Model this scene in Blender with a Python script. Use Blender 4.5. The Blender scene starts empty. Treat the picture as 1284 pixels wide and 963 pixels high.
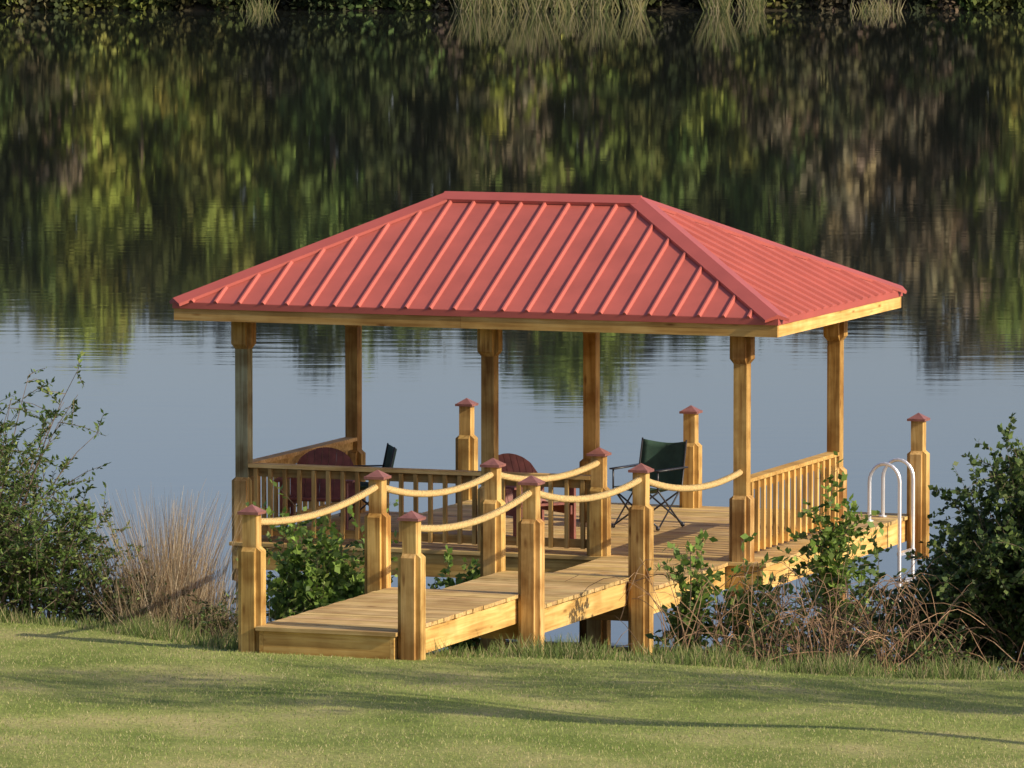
import bpy, math, random
import numpy as np
from mathutils import Vector, Matrix
random.seed(7); rng=np.random.default_rng(7)
sc=bpy.context.scene
TH=math.radians(20.2)
CX,CY,CZ=22.34,-67.33,7.92
# ---------------------------------------------------------------- helpers
def new_mat(name):
    m=bpy.data.materials.new(name); m.use_nodes=True
    nt=m.node_tree; nt.nodes.clear()
    return m,nt,nt.nodes,nt.links
def N(nodes,t,**kw):
    n=nodes.new(t)
    for k,v in kw.items(): setattr(n,k,v)
    return n
def ramp(nodes,stops):
    r=nodes.new('ShaderNodeValToRGB'); cr=r.color_ramp
    while len(cr.elements)<len(stops): cr.elements.new(0.5)
    for e,(p,c) in zip(cr.elements,stops):
        e.position=p; e.color=(c[0],c[1],c[2],1)
    return r
def wood_mat(name,c1,c2,c3,rough=0.7,dirt=0.5):
    m,nt,ns,L=new_mat(name)
    out=N(ns,'ShaderNodeOutputMaterial'); b=N(ns,'ShaderNodeBsdfPrincipled')
    L.new(b.outputs[0],out.inputs[0]); b.inputs['Roughness'].default_value=rough
    b.inputs['Specular IOR Level'].default_value=0.2
    at=N(ns,'ShaderNodeAttribute',attribute_name='bc'); ti=N(ns,'ShaderNodeAttribute',attribute_name='tint')
    mp=N(ns,'ShaderNodeMapping'); mp.inputs['Scale'].default_value=(1.3,26,26); L.new(at.outputs['Vector'],mp.inputs[0])
    n1=N(ns,'ShaderNodeTexNoise'); n1.inputs['Scale'].default_value=1.0; n1.inputs['Detail'].default_value=5; n1.inputs['Distortion'].default_value=0.6
    L.new(mp.outputs[0],n1.inputs[0])
    r=ramp(ns,[(0.28,c1),(0.5,c2),(0.72,c3)]); L.new(n1.outputs[0],r.inputs[0])
    mk=N(ns,'ShaderNodeMapping'); mk.inputs['Scale'].default_value=(2.2,8,8); L.new(at.outputs['Vector'],mk.inputs[0])
    vo=N(ns,'ShaderNodeTexVoronoi'); vo.inputs['Scale'].default_value=1.0; L.new(mk.outputs[0],vo.inputs[0])
    kr=ramp(ns,[(0.05,(0.38,0.26,0.18)),(0.16,(1,1,1))]); L.new(vo.outputs['Distance'],kr.inputs[0])
    mx=N(ns,'ShaderNodeMix',data_type='RGBA',blend_type='MULTIPLY'); mx.inputs[0].default_value=0.8
    L.new(r.outputs[0],mx.inputs[6]); L.new(kr.outputs[0],mx.inputs[7])
    tc=N(ns,'ShaderNodeTexCoord'); n2=N(ns,'ShaderNodeTexNoise'); n2.inputs['Scale'].default_value=3.2; n2.inputs['Detail'].default_value=4
    L.new(tc.outputs['Object'],n2.inputs[0])
    dr=ramp(ns,[(0.36,(0.55,0.45,0.35)),(0.6,(1,1,1))]); L.new(n2.outputs[0],dr.inputs[0])
    m2=N(ns,'ShaderNodeMix',data_type='RGBA',blend_type='MULTIPLY'); m2.inputs[0].default_value=dirt
    L.new(mx.outputs[2],m2.inputs[6]); L.new(dr.outputs[0],m2.inputs[7])
    m3=N(ns,'ShaderNodeMix',data_type='RGBA',blend_type='MULTIPLY'); m3.inputs[0].default_value=1
    L.new(m2.outputs[2],m3.inputs[6]); L.new(ti.outputs['Color'],m3.inputs[7])
    L.new(m3.outputs[2],b.inputs['Base Color'])
    bp=N(ns,'ShaderNodeBump'); bp.inputs['Strength'].default_value=0.4; bp.inputs['Distance'].default_value=0.004
    L.new(n1.outputs[0],bp.inputs['Height']); L.new(bp.outputs[0],b.inputs['Normal'])
    return m
def plain_mat(name,c,rough=0.5,metal=0,var=0.15,scale=8,bump=0):
    m,nt,ns,L=new_mat(name)
    out=N(ns,'ShaderNodeOutputMaterial'); b=N(ns,'ShaderNodeBsdfPrincipled'); L.new(b.outputs[0],out.inputs[0])
    b.inputs['Roughness'].default_value=rough; b.inputs['Metallic'].default_value=metal
    tc=N(ns,'ShaderNodeTexCoord'); n=N(ns,'ShaderNodeTexNoise'); n.inputs['Scale'].default_value=scale; n.inputs['Detail'].default_value=5
    L.new(tc.outputs['Object'],n.inputs[0])
    a=tuple(x*(1-var) for x in c); d=tuple(min(1,x*(1+var)) for x in c)
    r=ramp(ns,[(0.3,a),(0.7,d)]); L.new(n.outputs[0],r.inputs[0]); L.new(r.outputs[0],b.inputs['Base Color'])
    if bump:
        bp=N(ns,'ShaderNodeBump'); bp.inputs['Strength'].default_value=0.5; bp.inputs['Distance'].default_value=bump
        L.new(n.outputs[0],bp.inputs['Height']); L.new(bp.outputs[0],b.inputs['Normal'])
    return m
def leaf_mat(name,trans=0.3,rough=0.55):
    m,nt,ns,L=new_mat(name)
    out=N(ns,'ShaderNodeOutputMaterial'); b=N(ns,'ShaderNodeBsdfPrincipled')
    b.inputs['Roughness'].default_value=rough; b.inputs['Specular IOR Level'].default_value=0.3
    at=N(ns,'ShaderNodeAttribute',attribute_name='Col'); L.new(at.outputs['Color'],b.inputs['Base Color'])
    if trans>0:
        t=N(ns,'ShaderNodeBsdfTranslucent'); L.new(at.outputs['Color'],t.inputs[0])
        mx=N(ns,'ShaderNodeMixShader'); mx.inputs[0].default_value=trans
        L.new(b.outputs[0],mx.inputs[1]); L.new(t.outputs[0],mx.inputs[2]); L.new(mx.outputs[0],out.inputs[0])
    else: L.new(b.outputs[0],out.inputs[0])
    return m

def empty(name):
    o=bpy.data.objects.new(name,None); sc.collection.objects.link(o); return o
class MB:
    def __init__(s): s.v=[];s.f=[];s.m=[];s.t=[];s.bc=[]
    def add(s,vs,fs,mat=0,tint=(1,1,1),axis=0,off=None):
        o=len(s.v)
        if off is None: off=(random.uniform(0,50),random.uniform(0,50),random.uniform(0,50))
        od=[axis]+[i for i in range(3) if i!=axis]
        for p in vs:
            s.v.append(tuple(p)); s.t.append(tint)
            s.bc.append((p[od[0]]+off[0],p[od[1]]+off[1],p[od[2]]+off[2]))
        for f in fs: s.f.append([i+o for i in f]); s.m.append(mat)
    def box(s,x0,x1,y0,y1,z0,z1,mat=0,tint=None,M=None):
        if tint is None:
            k=random.uniform(0.80,1.12); tint=(k,k*random.uniform(.95,1.02),k*random.uniform(.85,1.05))
        vs=[Vector((x,y,z)) for z in (z0,z1) for y in (y0,y1) for x in (x0,x1)]
        d=[x1-x0,y1-y0,z1-z0]; ax=d.index(max(d))
        if M is not None: vs=[M@v for v in vs]
        fs=[(0,2,3,1),(4,5,7,6),(0,1,5,4),(2,6,7,3),(0,4,6,2),(1,3,7,5)]
        s.add(vs,fs,mat,tint,ax)
    def hexa(s,vs,mat=0,tint=None,axis=2):
        if tint is None:
            k=random.uniform(0.80,1.12); tint=(k,k*random.uniform(.95,1.02),k*random.uniform(.85,1.05))
        s.add(vs,[(0,2,3,1),(4,5,7,6),(0,1,5,4),(2,6,7,3),(0,4,6,2),(1,3,7,5)],mat,tint,axis)
    def tube(s,pts,rad,sides=6,mat=0,tint=(1,1,1),cap=True):
        pts=[Vector(p) for p in pts]; n=len(pts)
        if not hasattr(rad,'__len__'): rad=[rad]*n
        vs=[];fs=[]
        prev=None
        for i,p in enumerate(pts):
            t=(pts[min(i+1,n-1)]-pts[max(i-1,0)]).normalized()
            if prev is None:
                u=t.orthogonal().normalized()
            else:
                u=(prev-t*prev.dot(t)).normalized()
            prev=u; w=t.cross(u)
            for k in range(sides):
                a=2*math.pi*k/sides
                vs.append(p+(u*math.cos(a)+w*math.sin(a))*rad[i])
        for i in range(n-1):
            for k in range(sides):
                a=i*sides+k; b=i*sides+(k+1)%sides
                fs.append((a,b,b+sides,a+sides))
        if cap:
            fs.append(tuple(range(sides))[::-1]); fs.append(tuple((n-1)*sides+k for k in range(sides)))
        s.add(vs,fs,mat,tint,2)
    def build(s,name,mats,parent=None,smooth=False,view=False):
        me=bpy.data.meshes.new(name); me.from_pydata(s.v,[],s.f)
        for m in mats: me.materials.append(m)
        me.polygons.foreach_set('material_index',s.m)
        if smooth: me.polygons.foreach_set('use_smooth',[True]*len(s.f))
        a=me.attributes.new('bc','FLOAT_VECTOR','POINT'); a.data.foreach_set('vector',np.array(s.bc,dtype=np.float32).ravel())
        t=me.attributes.new('tint','FLOAT_COLOR','POINT')
        t.data.foreach_set('color',np.array([(c[0],c[1],c[2],1) for c in s.t],dtype=np.float32).ravel())
        me.update()
        o=bpy.data.objects.new(name,me); sc.collection.objects.link(o)
        if parent: o.parent=parent
        if view: place(o)
        return o
def place(o):
    o.location=(CX,CY,0); o.rotation_euler=(0,0,TH)
def np_mesh(name,V,C,mat,parent=None,view=True):
    V=np.asarray(V,dtype=np.float32); n=len(V)//4
    me=bpy.data.meshes.new(name)
    me.vertices.add(len(V)); me.vertices.foreach_set('co',V.ravel())
    me.loops.add(4*n); me.loops.foreach_set('vertex_index',np.arange(4*n,dtype=np.int32))
    me.polygons.add(n); me.polygons.foreach_set('loop_start',np.arange(0,4*n,4,dtype=np.int32))
    me.update(calc_edges=True)
    a=me.attributes.new('Col','FLOAT_COLOR','POINT')
    c4=np.ones((len(V),4),dtype=np.float32); c4[:,:3]=np.clip(C,0,1); a.data.foreach_set('color',c4.ravel())
    me.materials.append(mat)
    o=bpy.data.objects.new(name,me); sc.collection.objects.link(o)
    if parent: o.parent=parent
    elif view: place(o)
    return o
def unit(a): return a/np.maximum(np.linalg.norm(a,axis=1,keepdims=True),1e-9)
def leaf_quads(P,A,L,W,Nn=None):
    n=len(P); rnd=rng.normal(size=(n,3)) if Nn is None else Nn
    B=unit(np.cross(A,rnd))
    L=np.asarray(L).reshape(-1,1); W=np.asarray(W).reshape(-1,1)
    V=np.empty((n,4,3)); V[:,0]=P; V[:,1]=P+A*L*0.45+B*W; V[:,2]=P+A*L; V[:,3]=P+A*L*0.45-B*W
    return V.reshape(-1,3)

# ---------------------------------------------------------------- terrain (coordinates: r right, g away, z)
EX=[-1500,-30,-12,-7,-4.5,-2.5,0,3,4.5,8,14,40,1500]
EG=[66,66,66,66.2,65.2,63.2,62.6,61.6,61.0,60.2,61,62,62]
def hgt(r,g):
    r=np.asarray(r,float); g=np.asarray(g,float)
    e=np.interp(r,EX,EG)
    d=g-e
    sp=0.5*(d+np.sqrt(d*d+0.25))
    h=0.10+np.clip(-(d-sp),0,60)*0.022-0.145*sp
    h=np.maximum(h,-2.3)
    h=h+0.018*np.sin(r*1.7+g*0.6)+0.015*np.sin(r*0.6-g*1.9+1)
    far=np.clip((g-252.8)/4.5,0,1); far=far*far*(3-2*far)
    hf=-2.3+far*2.9+np.clip(g-258,0,200)*0.03
    h=np.where(g>200,np.maximum(hf,h),h)
    side=np.clip((np.abs(r)-190)/30,0,1)
    h=np.where((g>66),h*(1-side)+1.2*side,h)
    return h
ra=np.concatenate([[-1800,-900,-400,-260,-220,-205,-190,-150,-100,-60,-35,-22,-16],np.arange(-13,13.01,0.3),[16,22,35,60,100,150,190,205,220,260,400,900,1800]])
ga=np.concatenate([[-900,-300,-100,-40,-10,10,25,35,42],np.arange(46,78.01,0.3),[84,100,150,200,240,249],np.arange(252,262,0.7),[264,275,300,400,700,1200,2200]])
RR,GG=np.meshgrid(ra,ga); HH=hgt(RR,GG)
nr,ng=len(ra),len(ga)
Vt=np.stack([RR.ravel(),GG.ravel(),HH.ravel()],1)
idx=np.arange(nr*ng).reshape(ng,nr)
Ft=np.stack([idx[:-1,:-1].ravel(),idx[:-1,1:].ravel(),idx[1:,1:].ravel(),idx[1:,:-1].ravel()],1)
me=bpy.data.meshes.new('lawn_ground'); me.from_pydata(Vt.tolist(),[],Ft.tolist())
me.polygons.foreach_set('use_smooth',[True]*len(Ft))
ground=bpy.data.objects.new('lawn_ground',me); sc.collection.objects.link(ground); place(ground)
m,nt,ns,L=new_mat('lawn')
out=N(ns,'ShaderNodeOutputMaterial'); b=N(ns,'ShaderNodeBsdfPrincipled'); L.new(b.outputs[0],out.inputs[0])
b.inputs['Roughness'].default_value=0.9; b.inputs['Specular IOR Level'].default_value=0.1
tc=N(ns,'ShaderNodeTexCoord')
n1=N(ns,'ShaderNodeTexNoise'); n1.inputs['Scale'].default_value=0.9; n1.inputs['Detail'].default_value=6; L.new(tc.outputs['Object'],n1.inputs[0])
n2=N(ns,'ShaderNodeTexNoise'); n2.inputs['Scale'].default_value=28; n2.inputs['Detail'].default_value=6; n2.inputs['Roughness'].default_value=0.75; L.new(tc.outputs['Object'],n2.inputs[0])
r1=ramp(ns,[(0.32,(0.18,0.23,0.05)),(0.5,(0.28,0.31,0.09)),(0.68,(0.42,0.38,0.16))]); L.new(n1.outputs[0],r1.inputs[0])
r2=ramp(ns,[(0.35,(0.5,0.5,0.5)),(0.62,(1.2,1.18,1.1))]); L.new(n2.outputs[0],r2.inputs[0])
mx=N(ns,'ShaderNodeMix',data_type='RGBA',blend_type='MULTIPLY'); mx.inputs[0].default_value=0.85
L.new(r1.outputs[0],mx.inputs[6]); L.new(r2.outputs[0],mx.inputs[7])
sx=N(ns,'ShaderNodeSeparateXYZ'); L.new(tc.outputs['Object'],sx.inputs[0])
mr=N(ns,'ShaderNodeMapRange'); mr.inputs[1].default_value=-0.45; mr.inputs[2].default_value=0.0; L.new(sx.outputs['Z'],mr.inputs[0])
fr=N(ns,'ShaderNodeMapRange'); fr.inputs[1].default_value=230; fr.inputs[2].default_value=240; fr.inputs[3].default_value=1; fr.inputs[4].default_value=0; L.new(sx.outputs['Y'],fr.inputs[0])
mm=N(ns,'ShaderNodeMath',operation='MULTIPLY'); L.new(mr.outputs[0],mm.inputs[0]); L.new(fr.outputs[0],mm.inputs[1])
mb_=N(ns,'ShaderNodeMix',data_type='RGBA'); L.new(mm.outputs[0],mb_.inputs[0]); mb_.inputs[6].default_value=(0.04,0.034,0.02,1); L.new(mx.outputs[2],mb_.inputs[7])
L.new(mb_.outputs[2],b.inputs['Base Color'])
bp=N(ns,'ShaderNodeBump'); bp.inputs['Strength'].default_value=0.6; bp.inputs['Distance'].default_value=0.02; L.new(n2.outputs[0],bp.inputs['Height']); L.new(bp.outputs[0],b.inputs['Normal'])
me.materials.append(m)

# ---------------------------------------------------------------- lake
me=bpy.data.meshes.new('lake_water')
me.from_pydata([(-210,62,-0.9),(210,62,-0.9),(210,259,-0.9),(-210,259,-0.9)],[],[(0,1,2,3)])
lake=bpy.data.objects.new('lake_water',me); sc.collection.objects.link(lake); place(lake)
m,nt,ns,L=new_mat('water')
out=N(ns,'ShaderNodeOutputMaterial'); b=N(ns,'ShaderNodeBsdfPrincipled'); L.new(b.outputs[0],out.inputs[0])
b.inputs['Base Color'].default_value=(0.022,0.026,0.02,1); b.inputs['Roughness'].default_value=0.027; b.inputs['IOR'].default_value=1.40
tc=N(ns,'ShaderNodeTexCoord')
mp=N(ns,'ShaderNodeMapping'); mp.inputs['Scale'].default_value=(0.55,1.9,1); L.new(tc.outputs['Object'],mp.inputs[0])
n1=N(ns,'ShaderNodeTexNoise'); n1.inputs['Scale'].default_value=1.0; n1.inputs['Detail'].default_value=3; L.new(mp.outputs[0],n1.inputs[0])
n3=N(ns,'ShaderNodeTexNoise'); n3.inputs['Scale'].default_value=0.035; n3.inputs['Detail'].default_value=2; L.new(tc.outputs['Object'],n3.inputs[0])
mr3=N(ns,'ShaderNodeMapRange'); mr3.inputs[1].default_value=.35; mr3.inputs[2].default_value=.65; mr3.inputs[3].default_value=.55; mr3.inputs[4].default_value=1.3; L.new(n3.outputs[0],mr3.inputs[0])
mu=N(ns,'ShaderNodeMath',operation='MULTIPLY'); L.new(n1.outputs[0],mu.inputs[0]); L.new(mr3.outputs[0],mu.inputs[1])
bp=N(ns,'ShaderNodeBump'); bp.inputs['Strength'].default_value=1; bp.inputs['Distance'].default_value=0.0012
L.new(mu.outputs[0],bp.inputs['Height']); L.new(bp.outputs[0],b.inputs['Normal'])
me.materials.append(m)

# ---------------------------------------------------------------- materials
wood=wood_mat('pine_boards',(0.45,0.255,0.07),(0.68,0.43,0.135),(0.80,0.57,0.22))
deckw=wood_mat('deck_boards',(0.45,0.285,0.11),(0.61,0.42,0.17),(0.73,0.54,0.25),dirt=0.5)
postw=wood_mat('post_wood',(0.36,0.205,0.06),(0.60,0.385,0.125),(0.74,0.52,0.20),dirt=1.0)
roofm=plain_mat('red_metal',(0.45,0.105,0.072),rough=0.5,var=0.10,scale=2.5)
trimm=plain_mat('red_trim',(0.41,0.09,0.065),rough=0.45,var=0.08,scale=3)
capm=plain_mat('copper_cap',(0.27,0.11,0.085),rough=0.45,metal=0.15,var=0.25,scale=14)
ropem=plain_mat('manila_rope',(0.52,0.36,0.14),rough=0.85,var=0.25,scale=40)
steel=plain_mat('stainless',(0.85,0.85,0.85),rough=0.38,metal=0.7,var=0.03)
blackm=plain_mat('black_tube',(0.03,0.03,0.035),rough=0.4)
greenf=plain_mat('green_canvas',(0.035,0.08,0.055),rough=0.8,var=0.2,scale=12,bump=0.004)
redch=plain_mat('red_brown_paint',(0.21,0.065,0.045),rough=0.6,var=0.35,scale=10)
foliage=leaf_mat('foliage',0.35); farf=leaf_mat('far_foliage',0,0.85); grassm=leaf_mat('grass_blades',0.3,0.8)
barkm=plain_mat('bark',(0.14,0.10,0.065),rough=0.9,var=0.4,scale=20,bump=0.01)
canem=wood_mat('dry_cane',(0.16,0.09,0.055),(0.26,0.17,0.10),(0.36,0.26,0.16))

# ---------------------------------------------------------------- dock
S=3.05; W=5.34; WM=2.67; WW=1.506; D=3.05; BX=0.29
dock=empty('wooden_dock')
mb=MB()
def planks(x0,x1,y0,y1,z):
    y=y0; w=0.138
    while y<y1-0.03:
        ye=min(y+w,y1)
        mb.box(x0-random.uniform(0,.012),x1+random.uniform(0,.014),y,ye,z-0.034,z+random.uniform(-.002,.002)); y+=w+0.008
WA,WB=-WW+0.095,-0.095
planks(WA,WB,-9.30,-6.03,0.34)
planks(WA,WB,-6.02,-3.00,0.17)
planks(WA,WB,-2.99,-0.16,0.0)
planks(-W-0.10,BX,-0.15,3.22,0.0)
planks(-4.62,BX,3.224,4.90,0.0)
mb.build('deck_planks',[deckw],dock)
mb=MB()
def rim(x0,x1,y0,y1,z,h=0.235):
    t=0.038; zt=z-0.037
    mb.box(x1-t,x1,y0,y1,zt-h,zt,tint=(1.05,1.05,1.05)); mb.box(x0,x0+t,y0,y1,zt-h,zt)
    mb.box(x0+t+.002,x1-t-.002,y0,y0+t,zt-h,zt-.002); mb.box(x0+t+.002,x1-t-.002,y1-t,y1,zt-h,zt-.002)
    x=x0+0.4
    while x<x1-0.2:
        mb.box(x,x+t,y0+t+.002,y1-t-.002,zt-h+.01,zt-.004); x+=0.45
rim(WA+.02,WB-.025,-9.27,-6.06,0.34)
rim(WA+.022,WB-.027,-6.00,-3.03,0.17)
rim(WA+.024,WB-.029,-2.97,-0.16,0.0)
rim(-W-0.075,BX-.025,-0.125,3.2,0.0)
rim(-4.6,BX-.0251,3.205,4.87,0.0)
mb.build('deck_framing',[wood],dock)
def shroud(mb,x,y,z0,z1,slope_top=True,half=0.068,t=0.042):
    for k in range(4):
        a=k*math.pi/2; M=Matrix.Rotation(a,3,'Z')
        w=half-0.003
        zt_out=z1-0.035 if slope_top else z1
        zb_out=z0 if slope_top else z0+0.05
        def P(px,py,pz):
            q=M@Vector((px,py,pz)); return (q.x+x,q.y+y,q.z)
        x0,x1=half,half+t
        vs=[P(x0,-w,z0),P(x1,-w,zb_out),P(x0,w,z0),P(x1,w,zb_out),P(x0,-w,z1),P(x1,-w,zt_out),P(x0,w,z1),P(x1,w,zt_out)]
        mb.hexa(vs)
def capmesh(mb,x,y,z,h=0.098):
    mb.box(x-h,x+h,y-h,y+h,z-0.085,z-0.06,tint=(1,1,1))
    h2=h-0.008
    vs=[(x-h2,y-h2,z-0.06),(x+h2,y-h2,z-0.06),(x+h2,y+h2,z-0.06),(x-h2,y+h2,z-0.06),(x,y,z)]
    mb.add(vs,[(0,1,4),(1,2,4),(2,3,4),(3,0,4)],0,(1,1,1))
pm=MB(); cm=MB()
def dpost(x,y,deck,top,zb,sh=0.69):
    z=deck+top
    k=random.uniform(.85,1.05)
    pm.box(x-.064,x+.064,y-.064,y+.064,zb,z-0.085,tint=(k,k,k))
    shroud(pm,x,y,max(zb,-1.2),deck+sh,half=0.0645)
    capmesh(cm,x,y,z)
rows=[(-9.15,0.34,1.065,-0.3),(-6.10,0.34,1.09,-0.9),(-3.05,0.17,1.09,-1.4)]
for (y,dk,tp,zb) in rows:
    dpost(0,y,dk,tp,zb); dpost(-WW,y,dk,tp,zb)
dpost(-WW,0,0,1.09,-1.6)
for x in (BX+.09,-2.15,-4.70): dpost(x,4.75,0,1.09,-2.2 if x<0 else -.45,0.69)
pm.build('dock_posts',[postw],dock); cm.build('post_caps',[capm],dock)
rp=MB()
def rope(p,q,sag=0.13):
    p=Vector(p);q=Vector(q);L_=(q-p).length;n=int(L_/0.014)
    T=(q-p).normalized(); U=T.cross(Vector((0,0,1))).normalized(); V_=U.cross(T)
    for s_ in range(3):
        pts=[]
        for i in range(n+1):
            t=i/n; c=p.lerp(q,t)+Vector((0,0,-4*sag*t*(1-t)))
            a=2*math.pi*(i*L_/n/0.13+s_/3)
            pts.append(c+(U*math.cos(a)+V_*math.sin(a))*0.0185)
        rp.tube(pts,0.0160,6)
zr=[1.405-.15,1.43-.15,1.26-.15]
ys=[-9.15,-6.10,-3.05]
for X in (-WW,0):
    for i in range(2):
        rope((X,ys[i],zr[i]),(X,ys[i+1],zr[i+1]),random.uniform(.10,.14))
rope((-WW,-3.05,zr[2]),(-WW,0,0.94),0.11); rope((0,-3.05,zr[2]),(0,0,0.90),0.13)
rp.build('ropes',[ropem],dock,smooth=True)

# ---------------------------------------------------------------- gazebo
gz=empty('gazebo')
mb=MB()
GP=[(0,0),(-WM,0),(-W,0),(0,D),(-WM,D),(-W,D)]
for (x,y) in GP:
    k=random.uniform(.70,.9)
    tint=(k,k*.96,k*.86)
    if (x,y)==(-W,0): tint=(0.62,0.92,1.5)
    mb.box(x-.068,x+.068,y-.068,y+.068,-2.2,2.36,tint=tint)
    shroud(mb,x,y,-0.4 if y==0 else -1.0,0.66,True)
    shroud(mb,x,y,1.97,2.355,False)
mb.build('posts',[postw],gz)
O=0.54; XL,XR=-W-O,O; Y0,Y1=-O,D+O; ZE=2.47; ZR=3.475; RL,RRx=-3.70,-1.62; YM=D/2
mb=MB()
t=0.038
mb.box(XL,XL+3.1,Y0,Y0+t,2.285,2.435,tint=(.66,.62,.56)); mb.box(XL+3.103,XR,Y0,Y0+t,2.285,2.435,tint=(.74,.70,.62)); mb.box(XL,XR,Y1-t,Y1,2.285,2.435)  # front boards tinted darker: grazing light on this side painted into the wood
mb.box(XR-t,XR,Y0+t+.002,Y1-t-.002,2.285,2.434,tint=(1.12,1.12,1.12)); mb.box(XL,XL+t,Y0+t+.002,Y1-t-.002,2.285,2.434)  # right board tinted brighter, its sun-facing look put into the colour
for y in (-0.02,D-.02): mb.box(-W-.3,.3,y-.07,y+.02,2.34,2.42)
x=XL+.3
while x<XR-.1:
    mb.box(x,x+t,Y0+t+.003,Y1-t-.003,2.31,2.415); x+=0.6
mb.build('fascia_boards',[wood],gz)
mb=MB()
mb.box(XL+.04,XR-.04,Y0+.04,Y1-.04,2.425,2.44); mb.build('ceiling_boards',[wood],gz)
rf=MB()
c=[(XL,Y0,ZE),(XR,Y0,ZE),(XR,Y1,ZE),(XL,Y1,ZE),(RL,YM,ZR),(RRx,YM,ZR)]
rf.add(c+[(p[0],p[1],ZE-0.02) for p in c[:4]],[(0,1,5,4),(1,2,5),(2,3,4,5),(3,0,4),(0,6,7,1),(1,7,8,2),(2,8,9,3),(3,9,6,0),(6,9,8,7)])
def rib(p,q,side,nrm):
    p=Vector(p);q=Vector(q)
    h=0.027;wb=0.025;wt=0.009
    vs=[]
    for e in (p,q):
        vs+= [e-side*wb,e-side*wt+nrm*h,e+side*wt+nrm*h,e+side*wb]
    rf.add(vs,[(0,4,5,1),(1,5,6,2),(2,6,7,3),(0,1,2,3),(7,6,5,4)])
nF=Vector((0,-(ZR-ZE),YM-Y0)).normalized(); nB=Vector((0,(ZR-ZE),YM-Y0)).normalized()
nR=Vector((ZR-ZE,0,XR-RRx)).normalized(); nL=Vector((-(ZR-ZE),0,RL-XL)).normalized()
sp=0.2575
x=XL+0.2
while x<XR-0.08:
    for sgn,n_,ye in ((0,nF,Y0),(1,nB,Y1)):
        xx=x
        tt=min(1,(xx-XL)/(RL-XL),(XR-xx)/(XR-RRx))
        p=(xx,ye-(0.012 if sgn==0 else -.012),ZE-.004); q=(xx,ye+(YM-ye)*tt,ZE+(ZR-ZE)*tt)
        rib(p,q,Vector((1,0,0)),n_)
    x+=sp
y=Y0+0.17
while y<Y1-0.08:
    for xe,xr,n_ in ((XR,RRx,nR),(XL,RL,nL)):
        yy=y
        tt=min((yy-Y0)/(YM-Y0),(Y1-yy)/(Y1-YM))
        p=(xe+(0.012 if xe>0 else -.012),yy,ZE-.004); q=(xe+(xr-xe)*tt,yy,ZE+(ZR-ZE)*tt)
        rib(p,q,Vector((0,1,0)),n_)
    y+=sp
rf.build('roof_panels',[roofm],gz)
tm=MB()
for (a,b_) in (((XL-.012,XR+.012),(Y0-.012,Y0+.0)),((XL-.012,XR+.012),(Y1,Y1+.012))):
    tm.box(a[0],a[1],b_[0],b_[1],2.405,2.466,tint=(1,1,1))
tm.box(XR,XR+.012,Y0+.001,Y1-.001,2.405,2.4655,tint=(1,1,1)); tm.box(XL-.012,XL,Y0+.001,Y1-.001,2.405,2.4655,tint=(1,1,1))
def cap(p,q,n1,n2,w=0.13,ext=0.0):
    p=Vector(p);q=Vector(q);T=(q-p).normalized(); up=(n1+n2).normalized()
    for n_ in (n1,n2):
        oth=n2 if n_ is n1 else n1
        s_=T.cross(n_).normalized()
        if s_.dot(oth)>0: s_=-s_
        a=p+up*.042;b2=q+up*.042
        c1=p+n_*.034+s_*w; d1=q+n_*.034+s_*w
        c2=p+n_*.004+s_*(w+.008); d2=q+n_*.004+s_*(w+.008)
        tm.add([a,b2,c1,d1,c2,d2],[(0,1,3,2),(2,3,5,4)])
        tm.add([a,c1,c2,p],[(0,1,2,3)])
        tm.add([b2,d1,d2,q],[(0,1,2,3)])
cap((XL,Y0,ZE),(RL,YM,ZR),nF,nL); cap((XR,Y0,ZE),(RRx,YM,ZR),nF,nR)
cap((XL,Y1,ZE),(RL,YM,ZR),nB,nL); cap((XR,Y1,ZE),(RRx,YM,ZR),nB,nR)
cap((RL-.03,YM,ZR+.004),(RRx+.03,YM,ZR+.004),nF,nB,0.14)
tm.build('ridge_and_eave_trim',[trimm],gz)
rl=MB()
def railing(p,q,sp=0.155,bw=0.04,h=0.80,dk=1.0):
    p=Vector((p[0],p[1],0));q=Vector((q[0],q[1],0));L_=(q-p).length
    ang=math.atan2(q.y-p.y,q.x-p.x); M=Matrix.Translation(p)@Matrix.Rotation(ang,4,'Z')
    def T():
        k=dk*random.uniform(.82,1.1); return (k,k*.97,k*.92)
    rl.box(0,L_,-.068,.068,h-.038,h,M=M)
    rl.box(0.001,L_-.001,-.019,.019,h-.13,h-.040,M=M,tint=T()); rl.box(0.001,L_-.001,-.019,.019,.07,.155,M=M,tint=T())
    n=int(L_/sp)
    for i in range(n):
        a=(i+.5)*L_/n
        rl.box(a-bw/2,a+bw/2,-.060,-.021,.065,h-.044,M=M,tint=T())
railing((-W+.07,0),(-WM-.07,0),dk=.68); railing((-WM+.07,0),(-WW-.07,0),dk=.68)  # front rails and balusters darkened: the shade of this face is in the tint
railing((0,.07),(0,D-.07),0.19,0.05,0.82)
railing((-W,D-.07),(-W,.07))
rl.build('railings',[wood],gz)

# ---------------------------------------------------------------- ladder
ld=MB()
XA,XB=0.07,0.40
def hoop(y):
    pts=[(XA,y,0.0),(XA,y,0.42)]
    for i in range(1,12):
        a=math.pi*i/12; pts.append(((XA+XB)/2-(XB-XA)/2*math.cos(a),y,0.42+0.19*math.sin(a)))
    pts+=[(XB,y,0.42),(XB,y,-0.3),(XB,y,-1.6)]
    ld.tube(pts,0.020,8)
    ld.tube([(XA,y,0.001),(XA,y,0.015)],0.045,10)
hoop(4.02); hoop(4.50)
for z in (-.35,-.65,-.95,-1.25): ld.box(XB-.03,XB+.03,4.03,4.49,z,z+.03,tint=(1,1,1))
ld.build('swim_ladder',[steel],smooth=False)

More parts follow.
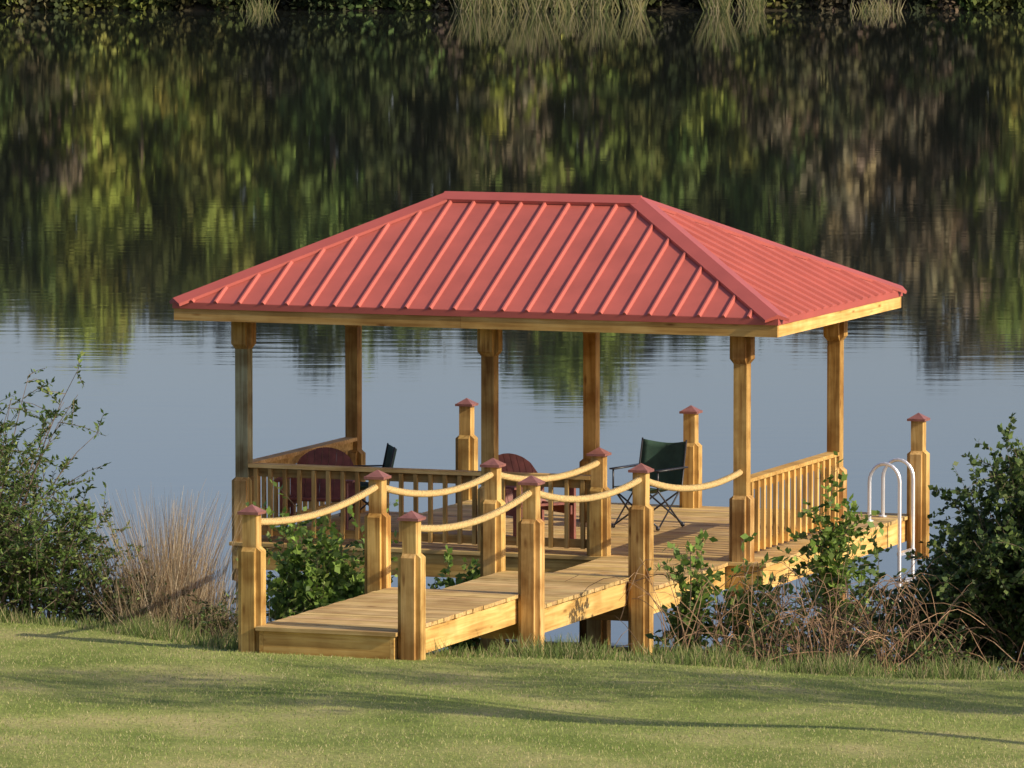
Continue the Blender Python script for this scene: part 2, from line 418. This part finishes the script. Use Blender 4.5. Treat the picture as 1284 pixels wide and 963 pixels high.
# ---------------------------------------------------------------- camp chairs
def camp_chair(loc,face,s=1.0,name='camp_chair'):
    e=empty(name); f=MB(); c_=MB()
    hw=.27;sd=.24
    r_=.010
    for sx in (-1,1):
        f.tube([(sx*hw,-sd,.01),(sx*hw,sd,.42),(sx*hw*.98,sd+.10,.90)],r_,6)
        f.tube([(sx*hw,sd+.02,.01),(sx*hw,-sd,.42)],r_,6)
        f.tube([(sx*hw,-sd,.42),(sx*hw,-sd,.62)],r_,6)
        f.box(sx*hw-.035,sx*hw+.035,-sd-.02,sd+.07,.615,.63,tint=(1,1,1))
        f.tube([(sx*hw,sd+.02,.01),(sx*hw,sd+.02,.05)],.022,8); f.tube([(sx*hw,-sd,.01),(sx*hw,-sd,.05)],.022,8)
    for yy in (-sd,sd+.02):
        f.tube([(-hw,yy,.03),(hw,yy,.40)],r_,6); f.tube([(hw,yy+.022,.03),(-hw,yy+.022,.40)],r_,6)
    def grid(fn,nu=8,nv=8):
        vs=[fn(i/nu,j/nv) for j in range(nv+1) for i in range(nu+1)]
        fs=[(j*(nu+1)+i,j*(nu+1)+i+1,(j+1)*(nu+1)+i+1,(j+1)*(nu+1)+i) for j in range(nv) for i in range(nu)]
        c_.add(vs,fs)
    grid(lambda u,v:((u-.5)*2*hw,-sd+2*sd*v,.42-.07*math.sin(math.pi*u)*(.5+.5*math.sin(math.pi*v))+.02*(1-v)))
    grid(lambda u,v:((u-.5)*2*hw*.99,sd+.0+.10*v+.06*math.sin(math.pi*u),.40+.49*v-.035*math.sin(math.pi*u)*v))
    fo=f.build('frame',[blackm],e,True); co=c_.build('canvas',[greenf],e,True)
    md=co.modifiers.new('s','SOLIDIFY'); md.thickness=.006
    e.location=(loc[0],loc[1],0.0); e.rotation_euler=(0,0,face); e.scale=(s,s,s)
camp_chair((-1.90,2.62),math.radians(-12))
camp_chair((-4.98,2.42),math.radians(-60),0.86)

def lounge_chair(loc,face,s=1.0,bk=.58):
    e=empty('lounge_chair'); f=MB()
    n=9
    Mt=Matrix.Translation((0,.22,.32))@Matrix.Rotation(math.radians(-26),4,'X')
    hh=lambda u: bk*(0.45+0.55*math.sqrt(max(0,1-u*u)))
    hw=.34
    for i in range(n):
        u0=-1+2*i/n; u1=-1+2*(i+1)/n-.015
        a0=hh(u0);a1=hh(u1)
        vs=[Mt@Vector(p) for p in ((u0*hw,-.012,0),(u1*hw,-.012,0),(u0*hw,.012,0),(u1*hw,.012,0),(u0*hw,-.012,a0),(u1*hw,-.012,a1),(u0*hw,.012,a0),(u1*hw,.012,a1))]
        k=random.uniform(.8,1.1); f.hexa(vs,tint=(k,k,k))
    f.box(-.33,.33,.014,.04,.25,.32,M=Mt,tint=(1,1,1)); f.box(-.33,.33,.014,.04,.02,.09,M=Mt,tint=(1,1,1))
    for i in range(6):
        y_=-.30+i*.095; z_=.37-.012*i
        f.box(-.29,.29,y_,y_+.08,z_,z_+.022,tint=(1,1,1))
    for sx in (-1,1):
        f.box(sx*.36-.05,sx*.36+.05,-.36,.36,.56,.582,tint=(1,1,1))
        f.box(sx*.335-.012,sx*.335+.012,-.33,-.23,0,.56,tint=(1,1,1))
        f.box(sx*.335-.012,sx*.335+.012,.28,.36,0,.56,tint=(1,1,1))
        f.box(sx*.30-.01,sx*.30+.01,-.32,.5,.27,.36,tint=(1,1,1))
    f.build('slats',[redch],e); e.location=(loc[0],loc[1],0.0); e.rotation_euler=(0,0,face); e.scale=(s,s,s)
lounge_chair((-4.90,.95),math.radians(12),1.0)
lounge_chair((-2.66,1.15),math.radians(52),1.0)

# ---------------------------------------------------------------- vegetation
def bush(name,r0,g0,height,radius,nst,leafL,leafW,cols,twigs=9,lpt=16,woodm=barkm,lean=(0,0),leafiness=1.0,z0=None,droop=0.3,stemr=0.012,inner=0.15,dome=.15):
    e=empty(name); place(e)
    zb=float(hgt(r0,g0))-0.05 if z0 is None else z0
    st=MB(); P=[];A=[];Cc=[]
    cols=np.array(cols)
    for i in range(nst):
        a=random.uniform(0,2*math.pi); q=math.sqrt(random.random())
        b0=Vector((r0+math.cos(a)*q*radius*.35,g0+math.sin(a)*q*radius*.35,zb))
        el=random.uniform(dome,1.0)
        hz=height*(0.35+0.65*el*random.uniform(.8,1.05))*math.sqrt(max(0.15,1-(q*.85)**2))
        tip=Vector((r0+math.cos(a)*q*radius+lean[0]*el,g0+math.sin(a)*q*radius+lean[1]*el,zb+hz))
        mid=b0.lerp(tip,.5)+Vector((-math.cos(a)*.1*radius,-math.sin(a)*.1*radius,height*.12))+Vector([random.uniform(-.06,.06)*height for _ in range(3)])
        pts=[]
        for k in range(7):
            t_=k/6; pts.append(b0*(1-t_)**2+mid*2*t_*(1-t_)+tip*t_*t_)
        st.tube(pts,[stemr*(1-.8*k/6) for k in range(7)],4)
        hue=random.random()
        for j in range(twigs):
            t_=random.uniform(inner,1.0)
            p0=b0*(1-t_)**2+mid*2*t_*(1-t_)+tip*t_*t_
            d=Vector((random.gauss(0,1),random.gauss(0,1),random.gauss(.45,.7)))
            d.normalize(); tl=min(height,2.0)*random.uniform(.10,.26)
            p1=p0+d*tl+Vector((0,0,-droop*tl*.4))
            st.tube([p0,p0.lerp(p1,.5)+Vector((0,0,.05*tl)),p1],[stemr*.3,stemr*.22,stemr*.1],3,cap=False)
            nl=max(1,int(lpt*leafiness*random.uniform(.6,1.2)))
            shade=random.uniform(.65,1.25)
            for l in range(nl):
                u=(l+random.random())/nl
                pp=p0.lerp(p1,u)
                ad=d*.5+Vector((random.gauss(0,.6),random.gauss(0,.6),random.gauss(.05,.45)))
                P.append(pp);A.append(ad)
                c_=cols[min(len(cols)-1,int(random.triangular(0,len(cols),len(cols)*hue)))]*shade*random.uniform(.75,1.25)
                Cc.append(c_)
    so=st.build('stems',[woodm],e)
    P=np.array([tuple(p) for p in P]);A=unit(np.array([tuple(p) for p in A]));n=len(P)
    Lr=leafL*rng.uniform(.6,1.3,n)
    V=leaf_quads(P,A,Lr,Lr*leafW)
    np_mesh('leaves',V,np.repeat(np.array(Cc),4,0),foliage,parent=e)
    return e
G1=[(0.05,0.09,0.02),(0.09,0.15,0.032),(0.14,0.21,0.045),(0.21,0.26,0.07)]
G2=[(0.08,0.14,0.024),(0.14,0.23,0.036),(0.22,0.33,0.06),(0.30,0.40,0.09)]
GD=[(0.03,0.06,0.016),(0.055,0.095,0.024),(0.09,0.14,0.036),(0.15,0.20,0.055)]
GB=[(.10,.08,.04),(.16,.13,.06),(.07,.08,.03)]
bush('feathery_shrub',-5.0,66.3,2.65,1.3,74,.06,.2,G1,twigs=15,lpt=20,lean=(.40,0),stemr=.014)
bush('feathery_shrub',-4.35,65.9,1.6,.7,40,.06,.2,G1,twigs=11,lpt=16,lean=(.15,0),stemr=.01)
bush('low_shrub',-3.75,66.0,1.1,.6,36,.055,.22,GD+GB,twigs=9,lpt=11)
bush('low_shrub',-3.15,65.6,0.80,.6,28,.055,.18,GD+GB,twigs=7,lpt=9)
bush('low_shrub',-2.75,65.2,0.55,.4,18,.055,.18,GD+GB,twigs=6,lpt=8)
bush('low_shrub',-6.4,66.8,1.6,1.2,40,.07,.25,GD,twigs=9,lpt=12)
bush('leafy_shrub',-1.80,66.0,1.50,.46,54,.075,.36,G2,twigs=9,lpt=15,stemr=.008)
bush('leafy_shrub',-2.10,66.9,2.15,.16,10,.075,.3,G2,twigs=9,lpt=12,stemr=.006)
bush('leafy_shrub',-1.42,67.2,1.75,.3,13,.075,.32,G2,twigs=8,lpt=11,stemr=.006)
bush('leafy_shrub',-.48,69.2,1.5,.24,16,.075,.34,G2,twigs=8,lpt=11,stemr=.006)
bush('sapling',1.62,66.2,1.45,.26,13,.085,.34,G2,twigs=8,lpt=10,stemr=.009)
bush('sapling',2.20,66.3,1.4,.30,14,.085,.34,G2,twigs=8,lpt=10,stemr=.009)
bush('sapling',2.65,65.6,1.1,.4,15,.075,.3,G1,twigs=7,lpt=8,stemr=.008)
bush('sapling',3.12,69.6,2.6,.22,14,.085,.34,G2,twigs=9,lpt=12,stemr=.010,inner=.4)
bush('sapling',3.45,68.6,1.6,.3,11,.08,.34,G1,twigs=7,lpt=10,stemr=.008)
bush('broadleaf_bush',5.00,65.2,2.55,1.25,200,.062,.36,GD+[(0.17,0.24,0.06)],twigs=14,lpt=24,stemr=.010,inner=.3,dome=.35)
bush('broadleaf_bush',4.05,65.3,1.5,.7,60,.062,.34,GD+[(0.17,0.24,0.06)],twigs=11,lpt=18,stemr=.01)
bush('broadleaf_bush',6.9,65.5,2.4,1.4,50,.09,.33,GD,twigs=12,lpt=12,stemr=.012)
br=MB()
for i in range(300):
    r0=random.gauss(3.0,.8); g0=random.uniform(63.2,66.6); z0=float(hgt(r0,g0))
    if r0<1.2 or r0>4.9: continue
    a=random.uniform(0,2*math.pi); l=random.uniform(.25,1.2); h=random.uniform(.15,1.0)
    pts=[]
    w1,w2=random.uniform(-.1,.1),random.uniform(-.1,.1); fq=random.uniform(.55,.95)
    for k in range(9):
        t_=k/8
        pts.append((r0+math.cos(a)*l*t_+w1*math.sin(5*t_)+random.gauss(0,.008),g0+math.sin(a)*l*t_*.7,z0-.05+h*math.sin(math.pi*t_*fq)+w2*math.sin(7*t_)*.6))
    k_=random.uniform(.5,1.7)
    br.tube(pts,[random.uniform(.003,.0075)*(1-.5*k/8) for k in range(9)],4,tint=(k_,k_*.95,k_*.9))
    if random.random()<.6:
        p=Vector(pts[4]); d=Vector((random.gauss(0,.25),random.gauss(0,.2),random.uniform(.05,.3)))
        br.tube([p,p+d*.6+Vector((0,0,.03)),p+d],[.004,.003,.0015],3,tint=(k_,k_,k_))
br.build('dry_bramble',[canem],view=True)
bush('weeds',2.2,64.6,.65,.55,22,.06,.2,GD+G1+GB,twigs=7,lpt=7,stemr=.005)
bush('weeds',3.1,64.6,.65,.6,24,.06,.2,GD+G1+GB,twigs=7,lpt=7,stemr=.005)
bush('weeds',3.8,63.9,.6,.5,22,.06,.2,GD+G1+GB,twigs=7,lpt=7,stemr=.005)

def blades(name,R,Gc,Hh,Wd,cols,lean=.35,mat=grassm,zoff=-.01):
    n=len(R); Z=hgt(R,Gc)+zoff
    a=rng.uniform(0,2*np.pi,n); ln=rng.uniform(0,1,n)*lean*Hh
    P=np.stack([R,Gc,Z],1); T=np.stack([np.cos(a)*ln,np.sin(a)*ln,Hh],1)
    b=rng.uniform(0,np.pi,n); B=np.stack([np.cos(b),np.sin(b)*.4,np.zeros(n)],1)*Wd[:,None]
    V=np.empty((n,4,3)); V[:,0]=P-B; V[:,1]=P+B; V[:,2]=P+T+B*.15; V[:,3]=P+T-B*.15
    return np_mesh(name,V.reshape(-1,3),np.repeat(cols,4,0),mat)
def pick(cols,n,w=None):
    cols=np.array(cols); i=rng.choice(len(cols),n,p=w); return cols[i]*rng.uniform(.75,1.25,(n,1))
n=150000
R=rng.uniform(-7.0,7.0,n); G_=rng.uniform(52.5,66.5,n); e_=np.interp(R,EX,EG); k=G_<e_+.6; R=R[k];G_=G_[k];n=len(R)
patch=.5+.5*np.sin(R*1.3+np.sin(G_*1.1)*2)*np.sin(G_*1.7+np.sin(R*.9)*2)
ca=pick([(.24,.33,.075),(.32,.38,.10),(.39,.42,.14)],n); cb=pick([(.46,.42,.18),(.54,.47,.24)],n)
near=np.clip((56.5-G_)/2,0,1)
mk=(rng.uniform(0,1,n)<(.10+.28*patch+.4*near))[:,None]
blades('lawn_grass',R,G_,rng.uniform(.014,.034,n),rng.uniform(.004,.007,n),np.where(mk,cb,ca),1.0)
n=22000
R=rng.uniform(-8,8,n); e_=np.interp(R,EX,EG); G_=e_+rng.exponential(.9,n)-.15
cl=.5+.5*np.sin(R*5.1+np.sin(G_*3)*1.5)
H_=rng.uniform(.05,.15,n)*(.45+1.1*cl)
dockX=CX+R*math.cos(TH)-G_*math.sin(TH)
k=~((dockX>-1.5)&(dockX<.06)&(H_>.08)&(G_<64.5)); R,G_,H_=R[k],G_[k],H_[k]; n=len(R)
blades('bank_grass',R,G_,H_,rng.uniform(.004,.008,n),pick([(.15,.21,.05),(.22,.26,.08),(.38,.32,.16),(.09,.14,.035)],n,[.35,.25,.25,.15]),.9)
n=2600
cr_=rng.choice([-3.45,-3.15,-2.85],n,p=[.25,.5,.25])
R=cr_+rng.normal(0,.13,n); G_=rng.normal(66.0,.25,n)
H_=np.where(cr_==-3.15,rng.uniform(.4,1.45,n),rng.uniform(.25,.95,n))
blades('dry_reeds',R,G_,H_,rng.uniform(.003,.006,n),pick([(.46,.33,.19),(.36,.25,.13),(.56,.46,.30),(.22,.15,.09)],n),.6)
n=1300
R=rng.uniform(-3.6,-2.2,n); G_=rng.normal(65.6,.4,n)
blades('dry_reeds',R,G_,rng.uniform(.1,.5,n),rng.uniform(.003,.006,n),pick([(.12,.11,.05),(.34,.25,.13),(.42,.31,.18)],n),1.0)

# far bank trees
PX=[-30,-18,-15,-12.3,-9,-6.7,-4,-1.1,1,3.3,6,10,12.8,15.6,18,30]
PH=[12,10.2,11.6,10.7,11.5,11.8,11.2,12.4,13.4,13.0,11.5,10.4,11.2,12.7,12.4,12]
Vs=[];Cs=[]
tone=[(.12,.15,.03),(.19,.22,.04),(.07,.10,.024),(.23,.24,.05),(.17,.14,.08),(.09,.13,.028),(.17,.16,.065)]
trunk=MB()
def patchf(r,z):
    f=np.sin(r*.75+1.3*np.sin(z*.55+r*.21))+.8*np.sin(r*.33-z*.62+2.1)+.6*np.sin(r*1.7+z*.9)
    return np.clip(.88+.42*f,.22,1.75)
def far_tree(r,g,ht,rad,ncl,nl,ls,tn,z0=-.6,big=1.0,tk=True):
    zb=float(hgt(r,g))
    if tk: trunk.tube([(r,g,zb-.3),(r+random.uniform(-.3,.3),g,ht*.45),(r+random.uniform(-.8,.8),g,ht*.85)],[.14,.10,.03],5)
    u=rng.uniform(0,1,ncl); z=z0+(ht-z0-.4)*u**.85
    env=rad*np.sqrt(np.clip(1-((z/ht-.38)/.70)**2,0.05,1))
    a=rng.uniform(0,2*np.pi,ncl); q=np.sqrt(rng.uniform(.15,1,ncl))
    c=np.stack([r+np.cos(a)*q*env,g+np.sin(a)*q*env*.6,z],1)
    cr=rng.uniform(.35,1.05,ncl)*big
    ccol=np.array(tn)*(rng.uniform(.6,1.4,ncl)*patchf(c[:,0],z))[:,None]*rng.uniform(.88,1.12,(ncl,3))
    d=unit(rng.normal(size=(ncl*nl,3))); d[:,1]*=.9
    P=np.repeat(c,nl,0)+d*(np.repeat(cr,nl)*rng.uniform(.65,1.08,ncl*nl))[:,None]*np.array([1,.8,1.0])
    A=unit(np.cross(d,rng.normal(size=d.shape))+np.array([0,0,-.25])+d*.25)
    L_=ls*rng.uniform(.6,1.4,len(P))
    Vs.append(leaf_quads(P,A,L_,L_*.42,d+rng.normal(size=d.shape)*.35)); Cs.append(np.repeat(np.repeat(ccol,nl,0)*rng.uniform(.8,1.2,(ncl*nl,1)),4,0))
def tcol(r):
    if -16<r<-9.5: return random.choice([tone[1],tone[3],tone[1]])
    if -7<r<-3: return random.choice([tone[2],tone[5]])
    if 10<r<14: return random.choice([tone[4],tone[6]])
    return random.choice(tone)
r=-25
while r<25:
    ht=np.interp(r,PX,PH)+random.uniform(-2.2,.2)
    far_tree(r,random.uniform(257,258.5),ht+.6,random.uniform(1.7,2.8),80,56,.32,tcol(r),tk=random.random()<.3); r+=random.uniform(1.8,2.7)
r=-26
while r<26:
    far_tree(r,random.uniform(260.5,262.5),np.interp(r,PX,PH)-random.uniform(0,1.2)+.4,2.6,70,36,.5,[x*.55 for x in tcol(r)],tk=False); r+=random.uniform(1.8,2.4)  # back row leaves darkened: shade inside the tree belt painted into their colour
r=-25
while r<25:
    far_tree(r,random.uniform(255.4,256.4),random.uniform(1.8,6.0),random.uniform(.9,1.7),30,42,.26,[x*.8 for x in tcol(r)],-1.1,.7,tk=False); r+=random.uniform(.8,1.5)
r=-24
while r<24:
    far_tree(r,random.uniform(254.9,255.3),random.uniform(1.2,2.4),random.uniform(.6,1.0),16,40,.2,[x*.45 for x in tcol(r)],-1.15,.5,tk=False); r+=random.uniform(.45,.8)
for sgn in (-1,1):
    r=26
    while r<190:
        far_tree(sgn*r,random.uniform(256,260),random.uniform(10,14),random.uniform(2.5,3.6),50,18,.7,random.choice(tone)); r+=random.uniform(3.4,4.6)
ft=np_mesh('distant_trees',np.concatenate(Vs),np.concatenate(Cs),farf)
trunk.build('tree_trunks',[barkm],ft)
cen=[(-1.3,.3,260,1.2),(-.4,.25,200,.9),(.7,.35,300,1.6),(2.0,.3,180,1.0),(3.1,.25,200,1.35),(4.3,.2,130,1.2),(7.3,.22,150,1.4),(8.5,.2,110,.9),(-9,.3,90,.6),(13,.4,90,.6)]
R=np.concatenate([rng.normal(c,s,k) for c,s,k,h in cen]); n=len(R)
H_=np.concatenate([rng.uniform(.35,1.1,k)*h for c,s,k,h in cen])
G_=rng.normal(254.5,.2,n)
Z=np.full(n,-.95); a=rng.uniform(0,2*np.pi,n)
P=np.stack([R,G_,Z],1);T=np.stack([np.cos(a)*H_*.45,-abs(np.sin(a))*H_*.3,H_],1);Bq=np.zeros((n,3));Bq[:,0]=.022
V=np.empty((n,4,3));V[:,0]=P-Bq;V[:,1]=P+Bq;V[:,2]=P+T+Bq*.2;V[:,3]=P+T-Bq*.2
np_mesh('far_bank_grass',V.reshape(-1,3),np.repeat(pick([(.34,.31,.13),(.22,.25,.09),(.42,.37,.2),(.12,.14,.05)],n),4,0),grassm)

def shade_tree(r,g,h,rad):
    e=empty('shade_tree'); place(e); zb=float(hgt(r,g)); tb=MB()
    tb.tube([(r,g,zb-.2),(r+.1,g,zb+h*.4),(r-.1,g+.1,zb+h*.9)],[.12,.08,.03],8)
    ncl=46; a=rng.uniform(0,2*np.pi,ncl); ph=rng.uniform(-1,1,ncl); q=rng.uniform(.4,1,ncl)**.5
    c=np.stack([r+np.cos(a)*np.sqrt(1-ph**2)*q*rad,g+np.sin(a)*np.sqrt(1-ph**2)*q*rad,zb+h*.78+ph*q*rad*1.0],1)
    for cc in c[:22]: tb.tube([(r,g,zb+h*.45),tuple((np.array([r,g,zb+h*.6])+cc)/2),tuple(cc)],[.04,.025,.01],5)
    nl=42
    d=unit(rng.normal(size=(ncl*nl,3))).reshape(ncl,nl,3)
    P=(c[:,None,:]+d*rng.uniform(.1,.6,(ncl,nl,1))).reshape(-1,3)
    L_=rng.uniform(.07,.12,len(P)); Vv=leaf_quads(P,unit(rng.normal(size=P.shape)),L_,L_*.4)
    np_mesh('crown_leaves',Vv,np.repeat(pick(G1,len(P)),4,0),foliage,parent=e); tb.build('trunk',[barkm],e)
for (r,g,h,rad) in ((9.2,53.4,9.0,1.3),(13.0,54.2,9.2,1.3),(16.6,53.2,9.6,1.3),(20.5,54.0,9.6,1.4)): shade_tree(r,g,h,rad)

# ---------------------------------------------------------------- light, world, camera
EL=math.radians(28); az=math.radians(97)
sv=Vector((math.sin(az)*math.cos(EL),math.cos(az)*math.cos(EL),math.sin(EL)))
sl=bpy.data.lights.new('sun','SUN'); sl.energy=5.0; sl.angle=math.radians(.5); sl.color=(1,.89,.70)
so=bpy.data.objects.new('sun',sl); sc.collection.objects.link(so); so.rotation_euler=(-sv).to_track_quat('-Z','Y').to_euler(); so.location=(30,-20,30)
w=bpy.data.worlds.new('World'); sc.world=w; w.use_nodes=True; nt=w.node_tree
bg=nt.nodes['Background']; sky=nt.nodes.new('ShaderNodeTexSky'); sky.sky_type='NISHITA'; sky.sun_disc=False
sky.sun_elevation=EL; sky.sun_rotation=az; sky.air_density=1.0; sky.dust_density=2.0; sky.ozone_density=2.8
tn=nt.nodes.new('ShaderNodeMix'); tn.data_type='RGBA'; tn.blend_type='MULTIPLY'; tn.inputs[0].default_value=1; tn.inputs[7].default_value=(1.09,0.98,1.06,1)
nt.links.new(sky.outputs[0],tn.inputs[6]); nt.links.new(tn.outputs[2],bg.inputs[0]); bg.inputs[1].default_value=0.148
cam=bpy.data.cameras.new('camera'); co=bpy.data.objects.new('camera',cam); sc.collection.objects.link(co); sc.camera=co
cam.sensor_width=36; cam.lens=252.3; cam.clip_end=5000; cam.clip_start=1
co.location=(CX,CY,CZ); co.rotation_euler=(math.radians(90)-math.atan(781/9000),0,TH)
sc.view_settings.view_transform='Standard'; sc.view_settings.look='None'; sc.view_settings.exposure=0
